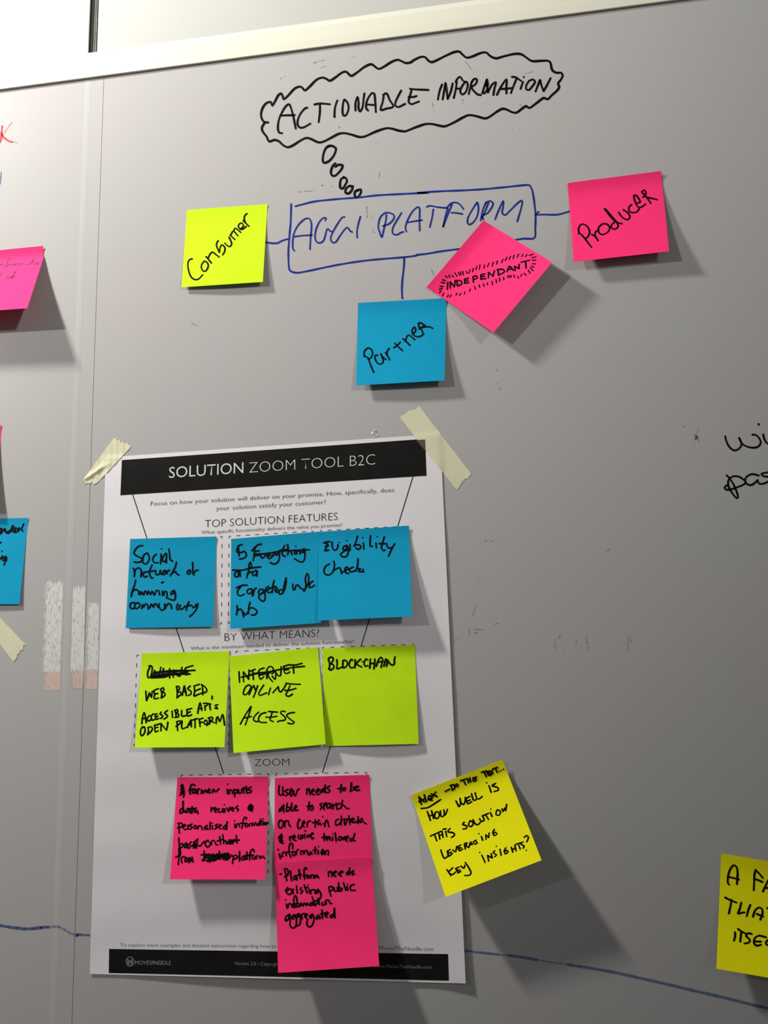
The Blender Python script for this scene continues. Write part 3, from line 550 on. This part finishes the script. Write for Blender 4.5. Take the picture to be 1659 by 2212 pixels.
hand(n, d, '355,685 380,675 405,700 400,770 385,830 350,860 335,820 345,750 370,700;440,745 425,850;440,745 490,850;505,845 535,700;575,715 560,840 610,840;665,720 665,860;720,850 730,740 770,810;770,810 820,830 850,700;1015,675 900,715 920,780 900,810 975,800;390,800 560,775 800,760 1045,745;395,830 600,800 900,790;395,855 500,850 700,810 940,770;420,850 620,820 900,800;430,780 700,750 960,750;390,860 600,845 700,795 960,800;'
     '310,1055 315,1130 320,1200;320,1200 350,1130 365,1080 385,1140 395,1150 405,1060;430,1050 440,1110 435,1170 500,1160;425,1055 465,1030 500,1020;440,1105 490,1090;530,1030 550,1090 540,1160;530,1030 570,1005 580,1040 550,1080 590,1080 595,1120 545,1155;770,990 780,1070 775,1160;765,990 800,985 815,1020 785,1070 830,1070 830,1110 780,1150;'
     '855,1120 870,1040 885,975 900,1040 915,1125;860,1070 910,1060;975,980 935,1020 985,1060 980,1105 945,1120;1030,980 1040,1060 1030,1130 1085,1110 1135,1090;1030,980 1110,955;1035,1060 1125,1020;1150,970 1160,1040 1160,1110;1140,955 1200,1000 1220,1060 1145,1090;1302,1130 1298,1175;'
     '250,1545 260,1450 285,1375 300,1420 315,1530;255,1470 305,1460;370,1420 335,1450 335,1500 370,1495 390,1480;425,1395 390,1430 400,1490 440,1480;450,1400 455,1450 465,1480 500,1465;450,1400 480,1395;455,1440 490,1430;540,1370 520,1400 560,1420 550,1455 525,1465;635,1345 590,1385 635,1420 620,1450 580,1475;700,1355 710,1450;745,1350 760,1400 760,1450;740,1345 780,1330 790,1360 765,1385 800,1400 795,1440 745,1450;'
     '845,1345 850,1430 910,1420;925,1330 925,1380 935,1430 995,1410;920,1335 995,1315;925,1385 975,1365;1085,1390 1100,1300 1120,1230 1135,1280 1145,1345;1100,1320 1150,1310;1170,1240 1215,1235 1230,1260 1190,1290;1195,1270 1195,1340;1260,1250 1275,1335;1225,1240 1280,1250;1385,1260 1345,1270 1375,1300 1380,1320 1340,1310;'
     '290,1590 240,1620 230,1680 245,1725 280,1700 300,1640 285,1590 250,1595;345,1600 350,1650 335,1710;340,1600 395,1590 410,1620 380,1670 340,1700;440,1570 445,1620 450,1665 495,1650;435,1570 540,1540;445,1610 490,1595;540,1550 535,1650;545,1550 600,1620 620,1640 640,1520;'
     '775,1510 780,1580 785,1645;770,1515 820,1500 830,1530 760,1585;850,1500 850,1615 920,1595;930,1600 960,1530 985,1485;940,1560 990,1550;985,1490 990,1590;990,1495 1080,1465;1045,1490 1045,1605;1110,1480 1120,1585;1100,1480 1165,1460;1110,1530 1155,1520;1200,1490 1175,1530 1195,1555 1230,1530 1215,1490;1260,1470 1260,1550;1240,1460 1300,1445 1300,1490 1220,1570;1270,1490 1330,1530;1360,1540 1365,1470 1385,1440 1415,1510 1455,1405 1475,1480 1485,1565', 270, 1340, 6.9125, 3.3)
n, d = note('lime sticky note reading Online access with a struck-out line, middle of the lime row', (495.2, 1418), (686.9, 1397.9), (703.5, 1607.6), (504.3, 1626.7), GREEN, 0.0075, 0.0055, base=0.0005, on=pdepth, power=1.4)
hand(n, d, '250,765 258,925;315,770 318,915;320,770 395,880;395,870 400,740;420,760 490,730;455,760 465,885;545,760 550,830 570,880 620,840;540,770 560,735 625,710;550,820 640,800;665,730 665,870;660,750 700,690 750,700 760,750 680,810 750,915;740,800 790,760;745,830 790,880 800,770;800,780 840,830 870,825 880,690;920,700 930,780 960,795 1010,770;910,690 1000,660;935,740 990,735;1060,680 1068,790;1000,665 1100,665 1190,640;285,850 400,820 500,790 700,765 850,735 1000,710 1230,685;290,845 400,825 500,797 700,772;'
     '355,985 325,1040 315,1100 350,1110 400,1060 430,990 400,965 355,985;400,1110 440,1020 470,970;470,970 495,1040;530,975 500,1060 465,1150;620,965 570,1040 540,1100 560,1120 620,1100 665,1080;720,1010 690,1110;755,1080 800,1030 835,990;835,990 850,1060 875,1070;875,1070 930,1000 955,940;950,940 1040,950 1165,955;1010,975 980,1050 950,1110 990,1135 1050,1100;935,1045 1000,1045 1100,1015;'
     '270,1550 340,1420 430,1285;430,1285 400,1400 345,1560;320,1460 435,1435;545,1370 490,1420 465,1480 500,1510 540,1510;655,1375 580,1400 540,1470 570,1520 660,1525;690,1360 825,1370;745,1380 720,1450 715,1490 760,1510;650,1445 740,1445 815,1430;940,1362 895,1355 870,1380 940,1450 930,1490 860,1500 825,1515;1080,1375 1010,1385 960,1420 1020,1480 1075,1520 1040,1545 980,1535', 480, 1340, 6.9125, 3.1)
n, d = note('lime sticky note reading Block-chain, right of the lime row', (695.9, 1400.7), (896, 1392.5), (904.2, 1606.8), (701.7, 1611.7), GREEN, 0.0012, 0.0026, base=0.0003, on=pdepth, bow=0.0014)
hand(n, d, '95,170 90,130 140,90 190,110 185,170 130,240 180,240 210,290 180,340 130,365 95,330;100,160 115,240 110,350;270,145 275,230 270,335 320,325 380,300;400,160 395,230 400,315 450,300 490,250 480,180 430,155 400,165;605,160 580,135 540,190 530,260 560,315 610,310;655,145 655,220 645,315;770,135 700,200 650,280;680,230 730,270 790,298;808,188;915,150 885,130 850,180 845,240 870,285 920,270;975,130 970,220 962,325;1070,130 1065,230 1048,340;975,225 1060,225;1100,285 1130,190 1165,120 1200,95 1235,140 1220,220 1200,310;1120,205 1180,190 1245,180;1300,130 1280,210 1260,285;1335,145 1330,220 1315,285;1340,150 1380,220 1440,262 1480,240 1480,150 1495,85', 700, 1410, 9.759, 3.5)
n, d = note('magenta pink sticky note beginning farmer inputs, lower left on the poster', (383.5, 1679.2), (580.6, 1677.4), (572.3, 1900), (367.3, 1899.5), PINK, 0.0115, 0.0105, base=0.0003, on=pdepth, power=1.4)
hand(n, d, '290,230 265,258 310,268 268,300 315,300 265,345 320,330;295,230 300,290 285,350;255,382 318,352 305,412;470,240 430,225 405,265 398,355 408,365;385,310 450,290;460,295 430,325 440,355 475,335 480,295 485,355;510,365 512,295 545,300;560,360 575,305 590,350 600,345 620,305 640,345;645,335 690,310 670,290 650,335 690,350;720,345 735,295 765,335 815,290;'
     '935,295 940,362;940,222;960,362 970,305 1000,310 1008,362;1030,300 1042,405;1035,305 1080,310 1065,355 1035,355;1095,300 1100,355 1135,345 1140,300;1165,270 1170,355;1140,300 1215,285;1205,255 1212,350;1275,265 1225,300 1285,318 1275,340 1215,350;'
     '300,560 262,590 258,640 295,625 305,470;295,480 308,600 330,628 345,600;375,570 342,605 355,632 385,605 390,570 405,640;430,545 428,640;400,582 470,572;490,565 460,600 475,632 500,600 515,650;700,560 705,618;705,590 740,560;755,600 785,580 765,560 750,600 775,628;820,575 798,605 822,630 850,618;870,575 862,615 885,628 895,575 898,622;893,518;930,565 950,615 975,555;990,590 1030,575 1010,555 990,590 1025,610;1085,535 1055,565 1092,580 1080,610;'
     '1260,525 1235,560 1245,595 1290,590 1300,540 1265,515 1250,570 1275,605 1295,612;1255,545 1285,545 1260,580 1280,575', 350, 1660, 6.636, 3.5)
write('handwriting', parse('240,135 248,265;225,125 280,120 292,165 222,188;300,175 340,150 320,135 300,175 330,215 360,200;375,205 370,150 395,150;430,130 395,160 430,180 400,212;470,155 450,185 480,200 495,160 470,150;510,205 525,160 560,165 575,215;650,150 605,185 615,212 650,185 655,212;690,105 685,210;718,155 722,205;720,120;795,135 760,155 795,175 755,205;810,175 850,150 830,135 812,180 842,205;905,150 870,185 900,205 938,100;930,105 925,212;'
     '1042,130 1045,185;1040,85;1065,180 1075,130 1100,130 1112,170;1145,195 1155,120 1180,35 1212,40 1205,65;1120,120 1190,125;1200,120 1185,160 1210,175 1232,145 1210,118;1250,165 1255,130 1275,125;1290,158 1300,115 1320,155 1340,110 1360,152;1385,120 1365,150 1390,152 1398,115;1412,60 1420,150;1395,95 1445,90;1445,110 1450,145;1450,58;1472,110 1460,140 1482,142 1482,112;1492,145 1500,110 1518,125;'
     '240,330 248,480;245,440 290,410 300,450 245,482;345,400 315,445 335,475 360,415 370,480;420,390 385,425 415,445 385,480;430,450 475,405 450,470 490,460;512,345 490,480;512,350 450,400;500,420 450,480;515,440 545,450 605,380 630,385;655,365 615,410 650,465 695,415 655,370;705,430 715,370 750,375 775,430 800,430;825,310 838,420;790,378 880,350;870,285 885,415;888,380 915,370 930,420 965,360;980,355 955,400 985,420 1005,370 1015,415;960,390 1020,360 980,410 1040,355;1062,295 1075,405;1020,370 1108,362;1000,400 1060,370;'
     '242,480 240,590 232,715;260,485 262,570 250,600;195,608 240,590;285,690 275,620 320,600;335,620 325,670 355,675 360,620 335,612;385,690 390,610 410,670 430,605 442,680;600,515 605,610 575,660 620,650;560,575 640,570;640,560 600,640 680,560 650,670 735,560 680,680 790,560 730,670 830,550 770,650 870,560 820,640 900,550 870,640 940,545 900,650 965,560 930,650 1000,575;820,520 830,620;650,620 760,600 950,590;640,660 700,640 760,655 820,610 960,620;690,580 950,570;'
     '1022,590 1010,700;1010,600 1065,580 1080,615 1015,645;1110,525 1110,668;1170,590 1135,630 1165,650 1190,595 1192,645;1215,530 1218,640;1185,585 1245,575;1255,650 1265,540 1300,490 1322,510 1315,535;1240,590 1310,575;1300,590 1290,625 1325,635 1335,595;1350,630 1355,590 1380,590;1395,625 1410,590 1425,622 1445,590 1468,628', 350, 1760, 6.636), 3.5, d, INK_BLACK, n)
n, d = note('magenta pink sticky note beginning User needs to be able, upper of the overlapping pair', (594, 1680.4), (797.7, 1673.5), (805, 1868), (592, 1880), PINK, 0.0028, 0.0030, base=0.0003, on=pdepth)
q3 = ('150,195 140,400 180,440 240,400 240,225 245,400 280,440;380,290 295,340 380,400 320,450;420,385 490,300 450,270 415,400 450,465 500,380 515,320;500,330 550,460 610,310 655,275;850,280 840,410;850,330 900,270 925,425;950,370 1035,320 1010,280 960,340 990,420 1040,420;1080,380 1165,300 1130,270 1080,350 1110,425 1170,400;'
      '275,680 165,790 155,850 240,780 265,700 265,870;355,635 325,840;340,740 415,745 400,820 335,845;465,635 455,830 500,830;520,800 600,720 570,690 520,790 560,830 625,805;905,610 885,820;850,720 960,700;980,690 940,750 960,820 1010,770 985,690;'
      '200,1065 140,1120 140,1240 200,1265 255,1160 230,1080 150,1080;295,1080 290,1240;300,1120 370,1075 400,1190 440,1230;660,1040 680,1075;655,1035 615,1150 625,1270 670,1280 720,1220;730,1180 800,1120 770,1080 730,1180 780,1240;850,1230 870,1110 940,1090;1055,1055 1055,1240;990,1130 1100,1110;1160,1060 1110,1120 1130,1180 1180,1130 1190,1190;1248,980;1255,1155;'
      '210,1415 130,1515 230,1500 160,1600 260,1650;210,1420 215,1600;150,1560 240,1580;150,1500 230,1450;415,1480 425,1580;425,1520 470,1470;490,1540 560,1480 530,1440 495,1500 520,1570 575,1575;640,1430 630,1510 680,1540;700,1440 700,1530 740,1520 750,1440;795,1420 800,1520;805,1325 810,1345;860,1440 860,1500 900,1480 910,1430;930,1470 1010,1400 990,1380 945,1440 980,1540 1020,1510;'
      '125,1795 125,1820;150,1910 180,2030;195,1980 240,1980 215,1930 270,1870 325,1890 325,1960;350,1870 420,1860;445,2000 400,1880 400,1740 440,1640 490,1680 490,1780;470,1860 500,1960 560,1930 540,1860 480,1860;580,1930 590,1840 635,1800;700,1930 690,1850 750,1840 770,1920 800,1840 840,1820;870,1850 870,1930 920,1940 940,1860 980,1920;1055,1740 1055,1910;1000,1830 1090,1810;1130,1830 1130,1920;1140,1730;1230,1820 1205,1900 1240,1930 1281,1880')
q4 = ('140,260 60,300 30,370 90,340 150,180 130,370;260,205 190,260 265,320 220,370 140,360;550,165 525,370;455,275 640,250;620,270 580,320 650,310 660,265 620,255;805,120 780,340;850,230 860,290 770,345;870,290 985,220 950,205 880,250 920,320 1010,305;'
      '60,640 10,680 60,740 20,795;90,720 180,640 150,625 100,700 120,800;230,640 180,700 200,770 270,720 270,640 280,770;320,660 340,790;340,720 430,640;510,640 440,690 440,790 530,760;580,565 540,760;550,700 610,690 680,770 740,770;'
      '82,975;85,1160;130,1230 150,1100 190,1060 235,1230;480,1040 410,1080 410,1190 500,1160 560,1060;550,960 540,1190;620,1050 640,1190 700,1050;735,950 765,1170;600,1040 840,1040;790,1100 880,1040 840,1010 800,1080 850,1130 930,1100;970,970 965,1150;1080,1020 1010,1070 1030,1130 1090,1070 1110,1120 1180,1160;'
      '115,1400 125,1580;65,1500 180,1480;220,1480 170,1530 190,1570 260,1480 270,1575;335,1490 325,1580;330,1410;395,1380 420,1600;490,1500 470,1560 530,1570 560,1500 500,1480;580,1500 600,1560 620,1500 650,1480;650,1560 740,1490 700,1460 650,1540 700,1600;800,1520 760,1570 820,1590 890,1400 850,1550 900,1590;'
      '90,1800 40,1880 60,1930 130,1880 90,1810;60,1850 100,1900;150,1930 160,1840 220,1830 220,1940')
write('handwriting', parse(q3, 590, 1680, 11.645) + parse(q4, 690, 1680, 11.64), 3.5, d, INK_BLACK, n)
n, d = note('magenta pink sticky note beginning Platform needs existing public, lower of the overlapping pair', (594, 1863.5), (802.6, 1851), (819.3, 2086.9), (600.8, 2101.7), PINK, 0.0100, 0.0110, base=0.0036, on=pdepth, v0=0.10, power=1.3, lip=0.0002)
hand(n, d, '125,250 155,240;225,185 255,370;205,155 250,140 285,190 270,270 215,300;325,185 345,370;425,270 385,310 390,350 430,330 445,285 450,355;485,160 510,330;465,265 530,250;595,340 580,200 610,120 635,150;560,285 640,260;650,270 630,310 665,325 680,280 655,265;710,320 715,265 745,260;760,320 775,265 795,315 820,260 855,320;'
     '1040,200 1045,290;1050,220 1090,190 1110,290;1130,240 1200,200 1170,185 1130,240 1180,290;1230,250 1320,200 1290,185 1230,245 1290,285;1430,190 1380,230 1400,260 1440,220 1440,125 1445,250;1520,180 1475,215 1530,240 1490,260;'
     '235,570 300,530 270,500 240,550 280,625 330,620;330,520 380,610;385,530 325,630;440,465 455,605;530,500 510,540 560,560 520,610;585,450 640,600;590,500 660,500;680,530 680,590;655,455;705,620 720,550 780,540 790,610;850,530 800,570 820,610 865,560 900,620 895,690 870,720;'
     '1045,500 1090,660;1050,490 1110,480 1130,530 1055,575;1150,500 1160,570 1210,560 1210,500;1235,410 1240,570;1240,520 1295,510 1290,560 1240,570;1325,405 1370,550;1395,480 1405,550;1400,440;1530,440 1460,470 1465,550 1550,550;'
     '235,730;250,810 262,890;280,870 300,800 340,810 360,870;400,880 385,760 410,650 445,690 445,760;365,820 470,790;450,800 430,860 480,860 490,810 460,795;510,850 530,790 560,850;560,840 590,790 620,840 640,790 670,830;720,780 680,830 720,840 750,780 760,830;735,675 790,840;740,790 860,720;850,700 870,820;800,830 870,730;930,780 920,830 980,820 980,770;1000,810 1000,740 1050,740 1070,800 1105,800;'
     '300,1010 240,1050 235,1130 290,1090 310,1000 320,1120;400,1010 350,1050 370,1100 420,1030 440,1150 420,1240 370,1265 320,1220 320,1130;480,990 430,1030 450,1080 500,1000 515,1130 490,1210 450,1225;545,1090 545,1000 590,990;600,1050 650,1010 620,990 595,1050 650,1090;740,1000 690,1040 710,1080 755,1010 765,1130 720,1230 670,1240 635,1190 645,1110;'
     '850,1020 800,1070 820,1100 880,1040 880,1090;920,920 930,1080;890,1000 970,980;980,1040 1040,980 1010,960 975,1030 1020,1060;1120,1010 1070,1040 1090,1070 1140,1030 1155,885 1165,1070', 590, 1860, 8.732, 3.5)
n, d = note('yellow sticky note tilted over the poster right edge, ending with key insights', (888.3, 1717.4), (1085.1, 1641.2), (1170, 1858.2), (962.6, 1937.3), YELLOW, 0.0190, 0.0200, base=0.0024, v0=0.13, power=1.25, lip=0.0010)
hand(n, d, '180,520 195,570 210,610;180,525 240,580;180,580 235,550;240,500 262,582;280,560 330,530 300,510 285,550 330,565;320,490 385,522;368,470 310,562;205,655 280,645 350,605 425,555;475,465 525,438;540,400 555,450;530,400 575,390 580,430 550,450;600,385 590,410 615,410 620,385 600,380;645,345 720,320;680,340 705,388;725,320 735,368;750,310 762,358;730,345 755,335;785,310 790,350;825,300 797,315 825,330 803,350;'
     '880,250 940,235;912,245 935,300;945,245 960,285 990,275;945,245 975,235;952,265 980,258;1010,220 987,240 1010,255 990,275;1010,210 1060,195;1040,205 1055,252;1078,238;1102,228;1128,215;275,690 310,790;322,680 345,768;300,740 335,728;365,700 355,745 385,770 410,730 390,690 360,705;420,680 430,745 462,735 460,670;462,735 480,720 500,665;'
     '595,570 615,610 630,635 650,600;650,600 640,540;650,590 680,612 698,570 700,530;710,550 725,602 772,580;705,545 752,520;720,575 755,560;770,490 790,560 820,558;810,480 830,545 862,545 890,520;965,400 990,475;938,368;1040,375 1000,400 1060,420 1070,450 1025,465;310,965 430,910;355,945 380,1018;400,925 415,998;440,910 450,980;410,960 445,945;480,910 492,970;450,888 485,884;530,880 505,915 570,930 575,960 545,980;'
     '690,810 670,835 715,850 710,880 675,885;750,800 735,840 765,860 790,820 755,790;785,780 810,825 840,838 870,810;860,770 880,800 910,790 900,750;890,740 960,710;930,730 960,778;980,700 1000,745;985,662;1050,680 1045,725 1080,730 1095,690 1060,670;1110,660 1125,690 1140,650 1152,680 1163,610;425,1120 450,1190 470,1215 505,1190;500,1130 515,1190 555,1160;500,1140 530,1115;510,1160 545,1145;'
     '560,1120 590,1140 605,1080;620,1080 635,1130 670,1110;615,1085 650,1065;625,1105 655,1095;690,1050 700,1110;690,1050 720,1040 710,1075 740,1092;740,1092 760,1030 780,1060;750,1065 778,1055;820,1010 790,1030 810,1055 835,1040 820,1025;880,970 895,1012;853,938;932,1000 930,950;930,950 962,980;962,980 967,930;1025,890 1008,930 1025,960 1055,940 1040,920 1012,940;'
     '495,1340 520,1380 540,1408;560,1320 515,1365;530,1385 560,1395 590,1370;600,1330 620,1372;590,1330 630,1312;600,1355 640,1345;615,1378 650,1362;650,1300 685,1325 695,1290;700,1260 740,1320 765,1380 740,1405 695,1405;885,1180 905,1220 920,1260;862,1148;962,1245 950,1182;950,1182 1002,1210;1002,1210 990,1160;1030,1130 1012,1150 1050,1175 1030,1195;1088,1112 1102,1180;1048,1078;1155,1095 1135,1130 1150,1165 1180,1140 1162,1122 1140,1140;'
     '1215,1090 1232,1145;1255,1070 1268,1130;1225,1120 1262,1100;1260,1060 1320,1040;1292,1050 1315,1110;1345,1030 1322,1055 1360,1075 1347,1100;1360,980 1390,960 1407,985 1388,1030;1383,1125', 870, 1620, 5.184, 3.4)
n, d = note('yellow sticky note in the lower right corner, its first line starting with a capital A', (1558.3, 1843.5), (1775, 1880), (1770, 2131), (1547.7, 2092.7), YELLOW, 0.0095, 0.0110, base=0.0003, v0=0.12)
hand(n, d, '600,700 580,670 590,560 620,480 660,435 700,460 715,540 705,695;595,595 660,610 735,630;965,500 945,560 940,680 935,775;960,500 1010,550 1060,610;950,625 1000,640 1055,665;1060,795 1095,720 1140,630 1170,620 1190,700 1185,820;1090,740 1190,760;'
     '545,875 610,910 700,945;630,905 620,980 595,1095;765,945 745,1030 720,1095 770,1085 810,1080;890,975 860,1050 840,1130;925,1140 950,1060 1000,1015 1045,1030 1055,1090 1025,1180;975,1100 1065,1135;1120,1020 1240,1055;1175,1040 1160,1180;'
     '680,1350 680,1410 665,1465;720,1305 770,1340 840,1375;765,1350 750,1480;910,1375 860,1365 830,1400 880,1450 870,1490 810,1505;1010,1395 950,1430 940,1500 980,1535 1035,1520;1010,1395 1105,1420;945,1475 1035,1480;1180,1440 1131,1455 1100,1500 1131,1530 1180,1535;1240,1440 1220,1560', 1480, 1800, 6.32, 4.0)

# ------------------------------------------------------------------ masking tape
def tape(label, TL, TR, BR, BL, depth, ends=(1.5, 1.5), nu=8, nv=36, seed=1, wr=None):
    rnd = random.Random(seed); V = []; Fs = []; k_ = nu+1; th = 0.00014
    ja = [rnd.uniform(-1, 1)*ends[0] for _ in range(k_)]; jb = [rnd.uniform(-1, 1)*ends[1] for _ in range(k_)]
    L = math.hypot(BL[0]-TL[0], BL[1]-TL[1]); ax = ((BL[0]-TL[0])/L, (BL[1]-TL[1])/L)
    for lay in (0, 1):
        for j in range(nv+1):
            for i in range(k_):
                u, v = i/nu, j/nv; p = quad(TL, TR, BR, BL, u, v)
                s = ja[i]*(1-v)**6 + jb[i]*v**6; p = (p[0]+ax[0]*s, p[1]+ax[1]*s)
                dd = depth(*p) + (wr(u, v) if wr else 0)
                V.append(at(*p, dd) + Vector((0, th*lay*0.8, 0)))
    N = k_*(nv+1)
    for j in range(nv):
        for i in range(nu):
            a = j*k_+i; Fs.append((a, a+k_, a+k_+1, a+1)); Fs.append((N+a, N+a+1, N+a+k_+1, N+a+k_))
        a = j*k_; Fs.append((a+k_, a, N+a, N+a+k_)); a = j*k_+nu; Fs.append((a, a+k_, N+a+k_, N+a))
    for i in range(nu):
        Fs.append((i, i+1, N+i+1, N+i)); a = nv*k_+i; Fs.append((a+1, a, N+a, N+a+1))
    root = empty('masking_tape', tuple(V[0])); tag(root, label, 'tape')
    keep_world(mesh_obj('strip', V, Fs, TAPE, smooth=True), root); return root
def inside_poster(x, y):
    # signed distance-like blend: 1 well inside the sheet, 0 outside
    lft = 228 + (y-988)*(-34.5/1116); rgt = 951 + (y-937)*(55/1187.5); tp = 988 + (x-228)*(-51/723)
    m = min(x-lft, rgt-x, y-tp)
    return max(0.0, min(1.0, (m+5)/8))
def tdep(x, y): return 0.00022 + inside_poster(x, y)*(pdepth(x, y)+0.0001)
t1 = tape('straight strip of cream masking tape holding the poster top right corner', (865, 903), (905, 876), (1017, 1022), (987, 1059), tdep, (3.5, 3), seed=4)
# where the tape lies on the black print it shows dark
V = [at(*p, tdep(*p)+0.00010) for p in ((899.5, 950.6), (918.2, 949.2), (919.2, 974.5), (909, 963))]
f_ = mesh_obj('tape_over_print', V, [(0, 3, 2, 1)], TAPEDARK); keep_world(f_, t1); f_['label'] = 'dark corner where the tape lies over black print'
def wrinkle(u, v):
    w_ = 0.0
    if v > 0.45:
        a = (v-0.45)/0.55
        w_ += 0.0011*math.exp(-((u-0.25-0.75*a)/0.13)**2)*min(1, a*3)*min(1, (1-v)*9) + 0.0006*math.exp(-((u-0.6)/0.1)**2)*math.exp(-((a-0.25)/0.15)**2)
    return w_ + 0.0002*math.sin(9*u+17*v)**2
tape('crumpled strip of cream masking tape holding the poster top left corner', (245.5, 946.5), (284.5, 963.5), (208, 1045.5), (175, 1042), tdep, (3, 4), nu=14, nv=44, seed=9, wr=lambda u, v: wrinkle(1-u, v))
tape('end of a cream masking tape strip below the left blue note', (-30, 1352), (-30, 1303), (55, 1392), (29, 1430), lambda x, y: 0.0003, (2, 3.5), seed=12)

# crinkled bit of clear sticky residue above the poster title
rs = empty('clear_tape_scrap', tuple(at(808, 935))); tag(rs, 'tiny crinkled glinting scrap of clear tape above the poster title bar', 'tape')
CLEAR = simple('crinkled_clear_film', (0.50, 0.52, 0.75), 0.15, 0.8, 0.1, 800)
rnd = random.Random(3); V = []; Fs = []
for _ in range(16):
    cx, cy = 808+rnd.gauss(0, 5), 936+rnd.gauss(0, 6); b0 = len(V)
    for a in range(3):
        an = rnd.uniform(0, 6.28); r_ = rnd.uniform(1.2, 3.4); V.append(at(cx+r_*math.cos(an), cy+r_*math.sin(an), rnd.uniform(0.0001, 0.0009)))
    Fs.append((b0, b0+1, b0+2))
keep_world(mesh_obj('film_flake', V, Fs, CLEAR), rs)
